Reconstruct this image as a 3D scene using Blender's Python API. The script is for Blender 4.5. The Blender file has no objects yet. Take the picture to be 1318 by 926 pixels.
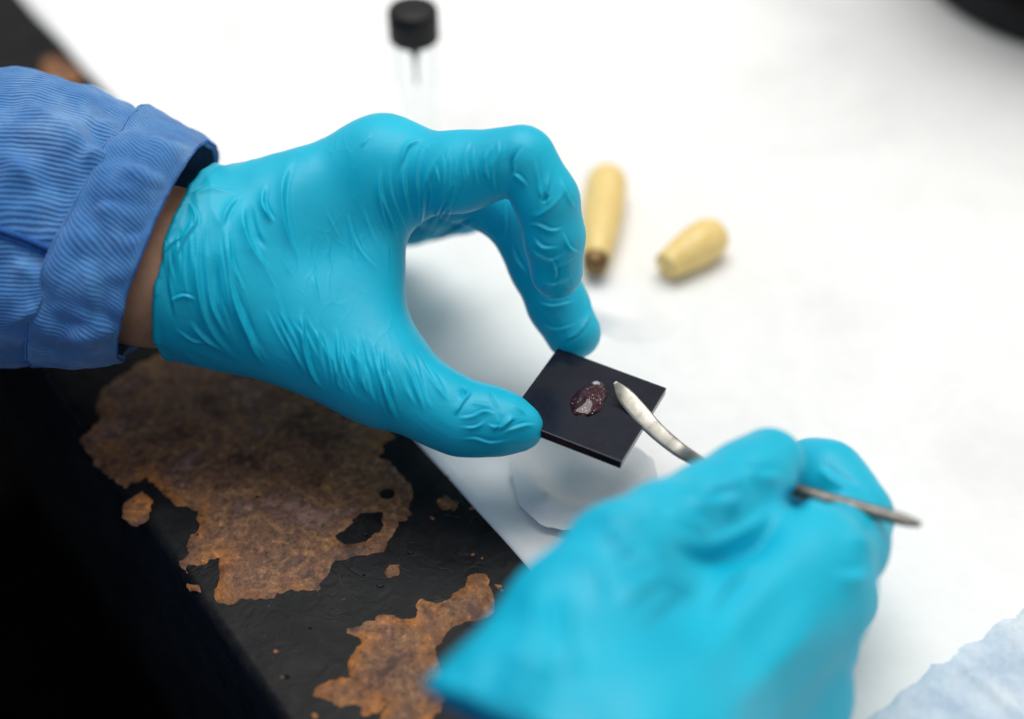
import bpy, bmesh, math, random
import numpy as np
from mathutils import Vector, noise
from mathutils.bvhtree import BVHTree
from mathutils.geometry import delaunay_2d_cdt

random.seed(7); np.random.seed(7)
SC = bpy.context.scene
COL = SC.collection

# ------------------------------------------------------------------ camera
H = 0.306                       # camera height above the bench liner (m)
PITCH = math.radians(45)
FPX = 1830.6                    # focal length in pixels of the 1318 px wide photograph (50 mm)
R_ = np.array([1.0, 0, 0]); U_ = np.array([0, math.sin(PITCH), math.cos(PITCH)])
F_ = np.array([0, math.cos(PITCH), -math.sin(PITCH)]); CAM = np.array([0, 0, H])
cd = bpy.data.cameras.new('camera'); cam = bpy.data.objects.new('camera', cd); COL.objects.link(cam)
cam.location = CAM; cam.rotation_euler = (math.pi/2 - PITCH, 0, 0)
cd.lens = 50; cd.sensor_width = 36; cd.sensor_fit = 'HORIZONTAL'; cd.clip_start = 0.01; cd.clip_end = 50
cd.dof.use_dof = True; cd.dof.focus_distance = 0.376; cd.dof.aperture_fstop = 3.2
SC.camera = cam

# ------------------------------------------------------------------ light
w = bpy.data.worlds.new('World'); SC.world = w; w.use_nodes = True
bg = w.node_tree.nodes['Background']; bg.inputs[0].default_value = (1.0, 0.99, 0.97, 1); bg.inputs[1].default_value = 0.52
def area(name, loc, target, sx, sy, power, color):
    ld = bpy.data.lights.new(name, 'AREA'); ld.shape = 'RECTANGLE'; ld.size = sx; ld.size_y = sy
    ld.energy = power; ld.color = color
    o = bpy.data.objects.new(name, ld); COL.objects.link(o); o.location = loc
    o.rotation_euler = (Vector(target) - Vector(loc)).to_track_quat('-Z', 'Y').to_euler()
    return o
area('ceiling_lamp', (0.02, 0.72, 1.35), (0.0, 0.32, 0.0), 1.1, 0.8, 17.5, (1.0, 0.985, 0.96))
area('fill_light', (1.2, 1.5, 1.0), (0.1, 0.3, 0.03), 0.6, 0.6, 1.5, (0.95, 0.98, 1.0))  # unseen weak fill added from the far right; no window is known there
SC.view_settings.view_transform = 'Standard'; SC.view_settings.look = 'None'
SC.view_settings.exposure = 0.0; SC.view_settings.gamma = 1.0
SC.cycles.max_bounces = 8; SC.cycles.use_denoising = True

# ------------------------------------------------------------------ layout helpers
def G(u, v, d):                 # photograph pixel + distance along the view axis (mm) -> camera frame, mm
    return np.array([(u - 659)/FPX*d, -(v - 463)/FPX*d, d], dtype=float)
def c2w(P):                     # camera frame, mm -> world, m
    P = np.asarray(P, dtype=float)
    return CAM + (P[..., 0:1]*R_ + P[..., 1:2]*U_ + P[..., 2:3]*F_)/1000
def W(u, v, d): return c2w(G(u, v, d))
def ray(u, v): return R_*(u - 659)/FPX - U_*(v - 463)/FPX + F_
def T(u, v, z=0.0):             # point at height z that the photograph shows at that pixel
    r = ray(u, v); return CAM + r*((z - H)/r[2])

# ------------------------------------------------------------------ objects helpers
def tag(o, label=None, cat=None, group=None, kind=None):
    if label: o['label'] = label
    if cat: o['category'] = cat
    if group: o['group'] = group
    if kind: o['kind'] = kind
    return o
def empty(name, loc):
    o = bpy.data.objects.new(name, None); o.empty_display_size = 0.01; COL.objects.link(o); o.location = Vector(loc); return o
def link(name, me, mat, parent=None, smooth=True):
    o = bpy.data.objects.new(name, me); COL.objects.link(o)
    if mat: me.materials.clear(); me.materials.append(mat)
    if smooth and len(me.polygons): me.polygons.foreach_set('use_smooth', [True]*len(me.polygons))
    if parent is not None:
        o.parent = parent
        m = Vector((0, 0, 0)); p = parent
        while p is not None: m += p.location; p = p.parent
        o.matrix_parent_inverse.identity(); o.location = -m
    return o
def mesh(name, V, Fc):
    me = bpy.data.meshes.new(name); me.from_pydata([tuple(map(float, v)) for v in V], [], [tuple(map(int, f)) for f in Fc]); me.update(); return me
def recenter(o):                # put the origin of a top-level mesh at its base centre
    me = o.data; n = len(me.vertices); a = np.empty(n*3); me.vertices.foreach_get('co', a); a = a.reshape(-1, 3)
    c = np.array([(a[:, 0].min()+a[:, 0].max())/2, (a[:, 1].min()+a[:, 1].max())/2, a[:, 2].min()])
    me.vertices.foreach_set('co', (a - c).ravel()); o.location = Vector(c); me.update(); return o

# ------------------------------------------------------------------ materials
def new_mat(name):
    m = bpy.data.materials.new(name); m.use_nodes = True; nt = m.node_tree
    return m, nt, nt.nodes['Principled BSDF']
def nd(nt, t, **kw):
    n = nt.nodes.new(t)
    for k, v in kw.items():
        if k in n.inputs.keys() if hasattr(n.inputs, 'keys') else False: n.inputs[k].default_value = v
        else: setattr(n, k, v)
    return n
def noise_tex(nt, scale, detail=4, rough=0.55, vec=None, dist=0.0):
    n = nt.nodes.new('ShaderNodeTexNoise'); n.inputs['Scale'].default_value = scale
    n.inputs['Detail'].default_value = detail; n.inputs['Roughness'].default_value = rough; n.inputs['Distortion'].default_value = dist
    if vec is not None: nt.links.new(vec, n.inputs['Vector'])
    return n
def ramp(nt, fac, stops):
    r = nt.nodes.new('ShaderNodeValToRGB'); e = r.color_ramp.elements
    while len(e) > 1: e.remove(e[0])
    e[0].position = stops[0][0]; e[0].color = (*stops[0][1], 1)
    for p, c in stops[1:]:
        k = e.new(p); k.color = (*c, 1)
    nt.links.new(fac, r.inputs['Fac']); return r
def mixc(nt, fac, a, b, blend='MIX'):
    m = nt.nodes.new('ShaderNodeMix'); m.data_type = 'RGBA'; m.blend_type = blend
    for s, x in ((m.inputs[0], fac), (m.inputs[6], a), (m.inputs[7], b)):
        if isinstance(x, (int, float)): s.default_value = x
        elif isinstance(x, tuple): s.default_value = (*x, 1) if len(x) == 3 else x
        else: nt.links.new(x, s)
    return m.outputs[2]
def bump(nt, height, strength, dist, normal=None):
    b = nt.nodes.new('ShaderNodeBump'); b.inputs['Strength'].default_value = strength; b.inputs['Distance'].default_value = dist
    nt.links.new(height, b.inputs['Height'])
    if normal is not None: nt.links.new(normal, b.inputs['Normal'])
    return b.outputs['Normal']
def coords(nt): return nt.nodes.new('ShaderNodeNewGeometry').outputs['Position']

def m_glove():
    m, nt, b = new_mat('turquoise_nitrile'); P = coords(nt)
    n1 = noise_tex(nt, 60, 3, 0.5, P); n2 = noise_tex(nt, 900, 3, 0.6, P)
    c = ramp(nt, n1.outputs['Fac'], [(0.3, (0.001, 0.405, 0.585)), (0.7, (0.003, 0.465, 0.655))])
    nt.links.new(c.outputs[0], b.inputs['Base Color'])
    rr = ramp(nt, n1.outputs['Fac'], [(0.3, (0.42,)*3), (0.7, (0.52,)*3)]); nt.links.new(rr.outputs[0], b.inputs['Roughness'])
    b.inputs['Specular IOR Level'].default_value = 0.33
    n3 = noise_tex(nt, 260, 4, 0.6, P, 0.6)
    nn = bump(nt, n2.outputs['Fac'], 0.08, 0.0002)
    mp = nt.nodes.new('ShaderNodeMapping'); mp.inputs['Rotation'].default_value = (0.4, 0.2, 0.5); mp.inputs['Scale'].default_value = (1.0, 0.45, 0.6)
    nz = noise_tex(nt, 130, 2, 0.5, P); ad = nt.nodes.new('ShaderNodeVectorMath'); ad.operation = 'MULTIPLY_ADD'; ad.inputs[1].default_value = (0.004,)*3
    nt.links.new(nz.outputs['Color'], ad.inputs[0]); nt.links.new(P, ad.inputs[2]); nt.links.new(ad.outputs[0], mp.inputs['Vector'])
    vo = nt.nodes.new('ShaderNodeTexVoronoi'); vo.feature = 'DISTANCE_TO_EDGE'; vo.inputs['Scale'].default_value = 120; nt.links.new(mp.outputs[0], vo.inputs['Vector'])
    ln = ramp(nt, vo.outputs['Distance'], [(0.0, (1,)*3), (0.035, (0.25,)*3), (0.09, (0,)*3)])
    ms = ramp(nt, noise_tex(nt, 48, 2, 0.5, P).outputs['Fac'], [(0.50, (0,)*3), (0.62, (1,)*3)])
    cr = nd(nt, 'ShaderNodeMath', operation='MULTIPLY'); nt.links.new(ln.outputs[0], cr.inputs[0]); nt.links.new(ms.outputs[0], cr.inputs[1])
    nn = bump(nt, cr.outputs[0], 0.16, 0.0004, nn)
    nt.links.new(bump(nt, n3.outputs['Fac'], 0.06, 0.0006, nn), b.inputs['Normal'])
    return m
def m_skin():
    m, nt, b = new_mat('brown_skin'); P = coords(nt)
    n = noise_tex(nt, 120, 5, 0.6, P); c = ramp(nt, n.outputs['Fac'], [(0.3, (0.40, 0.205, 0.115)), (0.7, (0.54, 0.30, 0.18))])
    nt.links.new(c.outputs[0], b.inputs['Base Color']); b.inputs['Roughness'].default_value = 0.5
    n2 = noise_tex(nt, 900, 4, 0.6, P); nt.links.new(bump(nt, n2.outputs['Fac'], 0.3, 0.0003), b.inputs['Normal'])
    return m
def m_denim(name, per, skew, dark=1.0):
    # twill ribs run along the UV; per = ribs round the sleeve
    m, nt, b = new_mat(name); uv = nt.nodes.new('ShaderNodeUVMap').outputs[0]; P = coords(nt)
    sep = nt.nodes.new('ShaderNodeSeparateXYZ'); nt.links.new(uv, sep.inputs[0])
    a = nd(nt, 'ShaderNodeMath', operation='MULTIPLY'); a.inputs[1].default_value = per; nt.links.new(sep.outputs[0], a.inputs[0])
    s = nd(nt, 'ShaderNodeMath', operation='MULTIPLY_ADD'); s.inputs[1].default_value = skew; nt.links.new(sep.outputs[1], s.inputs[0]); nt.links.new(a.outputs[0], s.inputs[2])
    nw = noise_tex(nt, 150, 3, 0.5, P)
    s2 = nd(nt, 'ShaderNodeMath', operation='MULTIPLY_ADD'); s2.inputs[1].default_value = 0.9; nt.links.new(nw.outputs['Fac'], s2.inputs[0]); nt.links.new(s.outputs[0], s2.inputs[2])
    tp = nd(nt, 'ShaderNodeMath', operation='MULTIPLY'); tp.inputs[1].default_value = 2*math.pi; nt.links.new(s2.outputs[0], tp.inputs[0])
    si = nd(nt, 'ShaderNodeMath', operation='SINE'); nt.links.new(tp.outputs[0], si.inputs[0])
    mr = nt.nodes.new('ShaderNodeMapRange'); mr.inputs[1].default_value = -1; mr.inputs[2].default_value = 1; nt.links.new(si.outputs[0], mr.inputs[0])
    n1 = noise_tex(nt, 45, 5, 0.65, P); n2 = noise_tex(nt, 1400, 2, 0.6, P)
    base = ramp(nt, n1.outputs['Fac'], [(0.25, (0.045*dark, 0.175*dark, 0.43*dark)), (0.5, (0.082*dark, 0.255*dark, 0.55*dark)), (0.75, (0.22*dark, 0.41*dark, 0.68*dark))])
    c = mixc(nt, mr.outputs[0], (0.020*dark, 0.085*dark, 0.30*dark), base.outputs[0])
    c = mixc(nt, ramp(nt, noise_tex(nt, 70, 3, 0.6, P).outputs['Fac'], [(0.35, (0.25,)*3), (0.65, (0.85,)*3)]).outputs[0], c, base.outputs[0])
    nt.links.new(c, b.inputs['Base Color']); b.inputs['Roughness'].default_value = 0.9; b.inputs['Specular IOR Level'].default_value = 0.15
    b.inputs['Sheen Weight'].default_value = 0.25; b.inputs['Sheen Roughness'].default_value = 0.5
    nn = bump(nt, n2.outputs['Fac'], 0.5, 0.0003); nt.links.new(bump(nt, mr.outputs[0], 0.6, 0.0004, nn), b.inputs['Normal'])
    return m
def m_simple(name, col, rough, metal=0.0, spec=0.5, nscale=200, var=0.25, bmp=0.0, bd=0.0005):
    m, nt, b = new_mat(name); P = coords(nt); n = noise_tex(nt, nscale, 5, 0.6, P)
    lo = tuple(x*(1-var) for x in col); hi = tuple(min(1, x*(1+var)) for x in col)
    c = ramp(nt, n.outputs['Fac'], [(0.3, lo), (0.7, hi)]); nt.links.new(c.outputs[0], b.inputs['Base Color'])
    b.inputs['Roughness'].default_value = rough; b.inputs['Metallic'].default_value = metal; b.inputs['Specular IOR Level'].default_value = spec
    if bmp: nt.links.new(bump(nt, n.outputs['Fac'], bmp, bd), b.inputs['Normal'])
    return m
def m_paint():
    m, nt, b = new_mat('black_table_paint'); P = coords(nt)
    n1 = noise_tex(nt, 55, 6, 0.65, P, 0.4); n2 = noise_tex(nt, 700, 4, 0.7, P); n3 = noise_tex(nt, 140, 4, 0.6, P, 1.2)
    c = ramp(nt, n1.outputs['Fac'], [(0.35, (0.004, 0.004, 0.005)), (0.55, (0.008, 0.0085, 0.0095)), (0.75, (0.015, 0.015, 0.016))])
    dust = ramp(nt, n2.outputs['Fac'], [(0.66, (0, 0, 0)), (0.74, (1, 1, 1))])
    veil = ramp(nt, n3.outputs['Fac'], [(0.50, (0, 0, 0)), (0.72, (0.5, 0.5, 0.5))])
    d = mixc(nt, veil.outputs[0], c.outputs[0], (0.024, 0.022, 0.021))
    mul = nd(nt, 'ShaderNodeMath', operation='MULTIPLY'); mul.inputs[1].default_value = 0.35; nt.links.new(dust.outputs[0], mul.inputs[0])
    d = mixc(nt, mul.outputs[0], d, (0.16, 0.15, 0.14))
    nt.links.new(d, b.inputs['Base Color'])
    rr = ramp(nt, n1.outputs['Fac'], [(0.3, (0.30,)*3), (0.7, (0.55,)*3)]); nt.links.new(rr.outputs[0], b.inputs['Roughness'])
    b.inputs['Specular IOR Level'].default_value = 0.11
    nn = bump(nt, n3.outputs['Fac'], 0.35, 0.0008); nt.links.new(bump(nt, n2.outputs['Fac'], 0.25, 0.0002, nn), b.inputs['Normal'])
    return m
def m_rust():
    m, nt, b = new_mat('flaking_rust'); P = coords(nt)
    at = nt.nodes.new('ShaderNodeAttribute'); at.attribute_name = 'rim'
    n1 = noise_tex(nt, 46, 8, 0.68, P, 0.25); n2 = noise_tex(nt, 420, 6, 0.72, P, 0.0); n3 = noise_tex(nt, 75, 4, 0.6, P, 0.8)
    c1 = ramp(nt, n1.outputs['Fac'], [(0.36, (0.030, 0.013, 0.008)), (0.43, (0.072, 0.031, 0.016)), (0.445, (0.140, 0.066, 0.034)), (0.49, (0.095, 0.042, 0.021)), (0.505, (0.185, 0.100, 0.048)), (0.55, (0.130, 0.058, 0.024)), (0.565, (0.070, 0.032, 0.021)), (0.64, (0.170, 0.097, 0.076))])
    orange = ramp(nt, n3.outputs['Fac'], [(0.42, (0.16, 0.062, 0.018)), (0.62, (0.36, 0.135, 0.022))])
    ed = nd(nt, 'ShaderNodeMath', operation='MULTIPLY'); nt.links.new(at.outputs['Fac'], ed.inputs[0])
    mk = ramp(nt, noise_tex(nt, 30, 3, 0.6, P, 0.5).outputs['Fac'], [(0.47, (0.1, 0.1, 0.1)), (0.56, (1, 1, 1))]); nt.links.new(mk.outputs[0], ed.inputs[1])
    c = mixc(nt, ed.outputs[0], c1.outputs[0], orange.outputs[0])
    yl = ramp(nt, noise_tex(nt, 95, 5, 0.7, P, 0.5).outputs['Fac'], [(0.57, (0, 0, 0)), (0.68, (0.6, 0.6, 0.6))])
    c = mixc(nt, yl.outputs[0], c, (0.25, 0.135, 0.035))
    sp = ramp(nt, n2.outputs['Fac'], [(0.32, (0.30,)*3), (0.45, (0.85,)*3), (0.57, (1.2,)*3), (0.68, (2.3,)*3)])
    c = mixc(nt, 1.0, c, sp.outputs[0], 'MULTIPLY')
    c = mixc(nt, 1.0, c, (1.22, 1.16, 1.12), 'MULTIPLY')
    nt.links.new(c, b.inputs['Base Color']); b.inputs['Roughness'].default_value = 0.48; b.inputs['Specular IOR Level'].default_value = 0.35
    nn = bump(nt, n2.outputs['Fac'], 0.6, 0.0006); nn = bump(nt, c1.outputs[0], 0.8, 0.0012, nn); nt.links.new(bump(nt, n3.outputs['Fac'], 0.5, 0.0012, nn), b.inputs['Normal'])
    return m
def m_paper(name, col, trans=0.0):
    m, nt, b = new_mat(name); P = coords(nt)
    n1 = noise_tex(nt, 22, 5, 0.6, P); n2 = noise_tex(nt, 600, 4, 0.6, P); n3 = noise_tex(nt, 130, 4, 0.55, P)
    c = ramp(nt, noise_tex(nt, 14, 7, 0.62, P, 0.8).outputs['Fac'], [(0.28, tuple(x*0.90 for x in col)), (0.48, tuple(x*0.975 for x in col)), (0.62, col)])
    f = ramp(nt, n3.outputs['Fac'], [(0.35, (0.975,)*3), (0.6, (1.0,)*3)])
    nt.links.new(mixc(nt, 1.0, c.outputs[0], f.outputs[0], 'MULTIPLY'), b.inputs['Base Color'])
    b.inputs['Roughness'].default_value = 0.85; b.inputs['Specular IOR Level'].default_value = 0.2
    nn = bump(nt, noise_tex(nt, 30, 6, 0.6, P, 1.0).outputs['Fac'], 0.22, 0.003)
    nn = bump(nt, n3.outputs['Fac'], 0.10, 0.0006, nn); nt.links.new(bump(nt, n2.outputs['Fac'], 0.06, 0.0002, nn), b.inputs['Normal'])
    return m
def m_blue_pad():
    m, nt, b = new_mat('pale_blue_wipe'); P = coords(nt)
    n1 = noise_tex(nt, 60, 5, 0.6, P); n2 = noise_tex(nt, 500, 5, 0.7, P)
    c = ramp(nt, n1.outputs['Fac'], [(0.3, (0.42, 0.54, 0.67)), (0.5, (0.56, 0.66, 0.76)), (0.7, (0.70, 0.77, 0.82))])
    f = ramp(nt, n2.outputs['Fac'], [(0.3, (0.86,)*3), (0.6, (1.0,)*3)])
    nt.links.new(mixc(nt, 1.0, c.outputs[0], f.outputs[0], 'MULTIPLY'), b.inputs['Base Color'])
    b.inputs['Roughness'].default_value = 0.85; b.inputs['Specular IOR Level'].default_value = 0.2
    nt.links.new(bump(nt, n2.outputs['Fac'], 0.35, 0.0004), b.inputs['Normal'])
    return m
def m_tile():
    m, nt, b = new_mat('black_ceramic'); P = coords(nt)
    n1 = noise_tex(nt, 150, 4, 0.6, P); n2 = noise_tex(nt, 1500, 2, 0.6, P); n4 = noise_tex(nt, 420, 5, 0.7, P, 1.5)
    c = ramp(nt, n1.outputs['Fac'], [(0.3, (0.007, 0.008, 0.016)), (0.7, (0.011, 0.013, 0.024))])
    dst = ramp(nt, n2.outputs['Fac'], [(0.76, (0, 0, 0)), (0.84, (0.2,)*3)])
    nt.links.new(mixc(nt, dst.outputs[0], c.outputs[0], (0.2, 0.2, 0.22)), b.inputs['Base Color'])
    rr = ramp(nt, n4.outputs['Fac'], [(0.4, (0.16,)*3), (0.7, (0.27,)*3)]); nt.links.new(rr.outputs[0], b.inputs['Roughness'])
    b.inputs['Specular IOR Level'].default_value = 0.32
    return m
def m_resin():
    m, nt, b = new_mat('dark_red_glitter_resin'); P = coords(nt)
    v = nt.nodes.new('ShaderNodeTexVoronoi'); v.inputs['Scale'].default_value = 4200; nt.links.new(P, v.inputs['Vector'])
    sp = nt.nodes.new('ShaderNodeSeparateColor'); nt.links.new(v.outputs['Color'], sp.inputs[0])
    c = ramp(nt, sp.outputs[0], [(0.0, (0.007, 0.0, 0.003)), (0.45, (0.024, 0.001, 0.006)), (0.78, (0.065, 0.003, 0.014)), (0.93, (0.20, 0.025, 0.05)), (0.985, (0.85, 0.5, 0.52))])
    c.color_ramp.interpolation = 'CONSTANT'
    nt.links.new(c.outputs[0], b.inputs['Base Color']); b.inputs['Roughness'].default_value = 0.3
    b.inputs['Coat Weight'].default_value = 0.55; b.inputs['Coat Roughness'].default_value = 0.03; b.inputs['Specular IOR Level'].default_value = 0.2
    return m
def m_steel():
    m, nt, b = new_mat('worn_steel'); P = coords(nt)
    n = noise_tex(nt, 190, 4, 0.55, P, 0.5); n2 = noise_tex(nt, 170, 4, 0.6, P)
    c = ramp(nt, n.outputs['Fac'], [(0.30, (0.12, 0.11, 0.09)), (0.45, (0.30, 0.285, 0.25)), (0.7, (0.42, 0.405, 0.37))])
    nt.links.new(c.outputs[0], b.inputs['Base Color']); b.inputs['Metallic'].default_value = 0.85
    rr = ramp(nt, n2.outputs['Fac'], [(0.3, (0.30,)*3), (0.7, (0.48,)*3)]); nt.links.new(rr.outputs[0], b.inputs['Roughness'])
    return m
def m_wood():
    m, nt, b = new_mat('pale_yellow_wood'); P = coords(nt)
    mp = nt.nodes.new('ShaderNodeMapping'); mp.inputs['Scale'].default_value = (1, 0.15, 1); nt.links.new(P, mp.inputs['Vector'])
    n = noise_tex(nt, 400, 4, 0.6, mp.outputs[0]); c = ramp(nt, n.outputs['Fac'], [(0.3, (0.76, 0.53, 0.17)), (0.7, (0.86, 0.66, 0.27))])
    nt.links.new(c.outputs[0], b.inputs['Base Color']); b.inputs['Roughness'].default_value = 0.4
    return m
def m_glass():
    m, nt, b = new_mat('clear_glass'); b.inputs['Base Color'].default_value = (0.96, 0.98, 0.98, 1)
    n = noise_tex(nt, 80, 2, 0.5, coords(nt)); rr = ramp(nt, n.outputs['Fac'], [(0.3, (0.0,)*3), (0.8, (0.03,)*3)]); nt.links.new(rr.outputs[0], b.inputs['Roughness'])
    b.inputs['Transmission Weight'].default_value = 1.0; b.inputs['IOR'].default_value = 1.035
    return m
M_GLOVE = m_glove(); M_SKIN = m_skin(); M_PAINT = m_paint(); M_RUST = m_rust()
M_DENIM = m_denim('blue_twill', 210, 9.0); M_CUFF = m_denim('blue_twill_cuff', 210, -14.0); M_THREAD = m_simple('dark_blue_seam', (0.030, 0.11, 0.34), 0.9, spec=0.1, nscale=900, var=0.3, bmp=0.4)
M_PAPER = m_paper('white_bench_liner', (0.86, 0.865, 0.855)); M_TISSUE = m_paper('white_tissue', (0.87, 0.87, 0.86)); M_BLUE = m_blue_pad()
M_TILE = m_tile(); M_RESIN = m_resin(); M_STEEL = m_steel(); M_WOOD = m_wood(); M_GLASS = m_glass()
M_BLACKP = m_simple('black_plastic', (0.006, 0.006, 0.007), 0.5, spec=0.25, nscale=300, bmp=0.1)
M_FERRULE = m_simple('dull_brass', (0.20, 0.12, 0.05), 0.45, metal=0.8, nscale=300)
M_GREY = m_simple('grey_rubber', (0.25, 0.25, 0.26), 0.7, nscale=200)
M_SCR = m_simple('scraped_paint', (0.07, 0.065, 0.055), 0.7, nscale=800)
M_DSTEEL = m_simple('dark_worn_steel', (0.16, 0.15, 0.135), 0.42, metal=0.85, nscale=500, var=0.4)
M_FLOOR = m_simple('dark_floor', (0.0012, 0.0012, 0.0014), 0.9, spec=0.0, nscale=20)
M_CONE = m_simple('dark_cone', (0.02, 0.02, 0.03), 0.3, nscale=100)

# ------------------------------------------------------------------ the bench: floor, table, liner
bm = bmesh.new(); bmesh.ops.create_grid(bm, x_segments=1, y_segments=1, size=4)
me = bpy.data.meshes.new('floor'); bm.to_mesh(me); bm.free()
fl = link('floor', me, M_FLOOR); fl.location = (0, 0.5, -0.85); tag(fl, kind='structure')

ZT = -0.0006                                            # painted table top; the liner lies at 0
e0 = T(206, 700, ZT); e1 = T(360, 926, ZT)              # two points of the front edge
ed = (e1 - e0)/np.linalg.norm(e1 - e0); en = np.array([ed[1], -ed[0], 0.0])
if en[0] < 0: en = -en                                  # en points from the edge into the table top
def tab(s, t, z): return e0 + ed*s + en*t + np.array([0, 0, z - e0[2]])
table = empty('table', tab(0, 0.3, -0.05)); tag(table, 'black painted steel table with brown rust patches along its edge', 'table')
rad = 0.003
prof = [(1.1, 0)] + [(0.30 - 0.02*i, 0) for i in range(14)] + [(rad + 0.006, 0)]
prof += [(rad - rad*math.sin(a), -rad + rad*math.cos(a)) for a in np.linspace(0, math.pi/2, 7)]
prof += [(0, -0.012), (0, -0.03), (0, -0.05), (0, -0.16), (0.002, -0.162), (0.02, -0.162)]
S = np.linspace(-0.9, 0.5, 120); V = []; Fc = []
for s in S:
    for t, z in prof:
        jt = 0.00025*noise.noise(Vector((s*60, z*60 + t*8, 3))) if t < 0.3 else 0
        V.append(tab(s, t + jt, ZT + z + 0.6*jt))
n = len(prof)
for i in range(len(S) - 1):
    for j in range(n - 1): Fc.append((i*n + j, i*n + j + 1, (i+1)*n + j + 1, (i+1)*n + j))
link('table_top', mesh('table_top', V, Fc), M_PAINT, table)
for s, t in ((-0.85, 0.06), (0.44, 0.06), (-0.85, 1.0), (0.44, 1.0)):      # legs below, out of view
    bm = bmesh.new(); bmesh.ops.create_cube(bm, size=1)
    for v in bm.verts: v.co = Vector(tab(s, t, ZT - 0.002 - 0.424)) + Vector((v.co.x*0.04, v.co.y*0.04, v.co.z*0.844))
    me = bpy.data.meshes.new('leg'); bm.to_mesh(me); bm.free(); link('leg', me, M_PAINT, table, False)

def rough_outline(pts, step, amp, seed, closed=True):   # fractal outline through the traced points (2-D, m)
    out = []; n = len(pts)
    for i in range(n if closed else n - 1):
        a = np.array(pts[i]); b = np.array(pts[(i+1) % n]); L = np.linalg.norm(b - a); k = max(1, int(L/step)); nn = np.array([a[1]-b[1], b[0]-a[0]])/max(L, 1e-9)
        for j in range(k):
            p = a + (b - a)*j/k
            q = amp*(noise.fractal(Vector((p[0]*260, p[1]*260, seed)), 0.8, 2.2, 6))
            q2 = amp*(noise.fractal(Vector((p[0]*260, p[1]*260, seed + 50)), 0.8, 2.2, 6))
            out.append(p + np.array([q, q2]))
    return out
def seg_dist(P, poly):
    P = np.asarray(P); d = np.full(len(P), 1e9); n = len(poly)
    for i in range(n):
        a = poly[i]; b = poly[(i+1) % n]; ab = b - a; t = np.clip(((P - a)@ab)/max(ab@ab, 1e-12), 0, 1)
        d = np.minimum(d, np.linalg.norm(P - a - t[:, None]*ab, axis=1))
    return d
def inside(P, poly):
    P = np.asarray(P); c = np.zeros(len(P), bool); n = len(poly); poly = np.asarray(poly)
    for i in range(n):
        a = poly[i]; b = poly[i-1]
        k = ((a[1] > P[:, 1]) != (b[1] > P[:, 1])) & (P[:, 0] < (b[0]-a[0])*(P[:, 1]-a[1])/(b[1]-a[1] + 1e-15) + a[0])
        c ^= k
    return c
def sheet2d(outline, holes, step):
    # triangulated sheet filling a 2-D outline; returns points, triangles and distance to the rim
    allp = [np.array(outline)] + [np.array(h) for h in holes]
    lo = allp[0].min(0); hi = allp[0].max(0)
    gx, gy = np.meshgrid(np.arange(lo[0], hi[0], step), np.arange(lo[1], hi[1], step)); g = np.stack([gx.ravel(), gy.ravel()], 1)
    g += (np.random.rand(*g.shape) - 0.5)*step*0.6
    k = inside(g, allp[0])
    for h in allp[1:]: k &= ~inside(g, h)
    g = g[k]; rim = seg_dist(g, allp[0])
    for h in allp[1:]: rim = np.minimum(rim, seg_dist(g, h))
    g = g[rim > step*0.4]
    verts = []; edges = []
    for poly in allp:
        o = len(verts); verts += [Vector(p) for p in poly]; edges += [(o + i, o + (i+1) % len(poly)) for i in range(len(poly))]
    verts += [Vector(p) for p in g]
    r = delaunay_2d_cdt(verts, edges, [], 0, 1e-9)
    P = np.array([tuple(v) for v in r[0]]); Fc = [f for f in r[2]]
    c = np.array([P[list(f)].mean(0) for f in Fc]); k = inside(c, allp[0])
    for h in allp[1:]: k &= ~inside(c, h)
    Fc = [f for f, q in zip(Fc, k) if q]
    rim = seg_dist(P, allp[0])
    for h in allp[1:]: rim = np.minimum(rim, seg_dist(P, h))
    return P, Fc, rim
def Z7(pts): return [(x*0.5311, 450 + y*0.5312) for x, y in pts]
RUST = [
 ([(400,0),(320,40),(270,75),(225,110),(240,170),(195,215),(215,258),(250,300),(300,330),(355,318),(400,360),(425,385),(470,393),(475,430),(447,470),(433,520),(450,542),(490,522),(525,508),(531,540),(511,575),(513,610),(540,622),(600,610),(650,616),(720,590),(780,596),(785,556),(810,525),(870,500),(935,497),(950,452),(1012,392),(1000,330),(975,290),(955,268),(925,262),(960,215),(942,190),(870,150),(790,120),(700,60),(600,0)],
  [[(818,452),(850,432),(885,398),(922,400),(920,432),(880,467),(842,470)], [(925,345),(950,343),(948,360),(928,362)]]),
 ([(1160,530),(1188,545),(1200,575),(1216,620),(1190,655),(1130,665),(1090,690),(1060,720),(1060,765),(1098,805),(1085,850),(1060,900),(1020,1000),(900,1010),(890,930),(935,870),(880,830),(845,795),(830,762),(850,730),(872,700),(815,692),(813,675),(870,668),(930,630),(960,642),(1000,650),(1012,603),(1060,612),(1085,588),(1125,580),(1130,542)], []),
 ([(292,405),(305,370),(345,338),(377,366),(360,410),(330,430)], []),
 ([(928,545),(945,520),(973,518),(973,548),(945,558)], []),
 ([(1053,362),(1080,348),(1112,370),(1105,392),(1070,392)], []),
 ([(455,563),(485,568),(486,590),(460,586)], []),
 ([(740,832),(770,805),(820,800),(850,788),(900,800),(938,842),(930,885),(880,900),(862,862),(822,872),(790,852),(762,852)], []),
 ([(1160,520),(1170,490),(1180,482),(1176,500),(1168,525)], []),
 ([(1195,565),(1215,570),(1225,585),(1215,592),(1200,580)], []),
 ([(1095,540),(1112,534),(1116,546),(1102,552)], []),
 ([(745,880),(770,872),(778,890),(760,900)], []),
 ([(95,-700),(130,-712),(175,-700),(205,-662),(180,-640),(110,-640)], []),
]
rq = random.Random(12)
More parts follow.
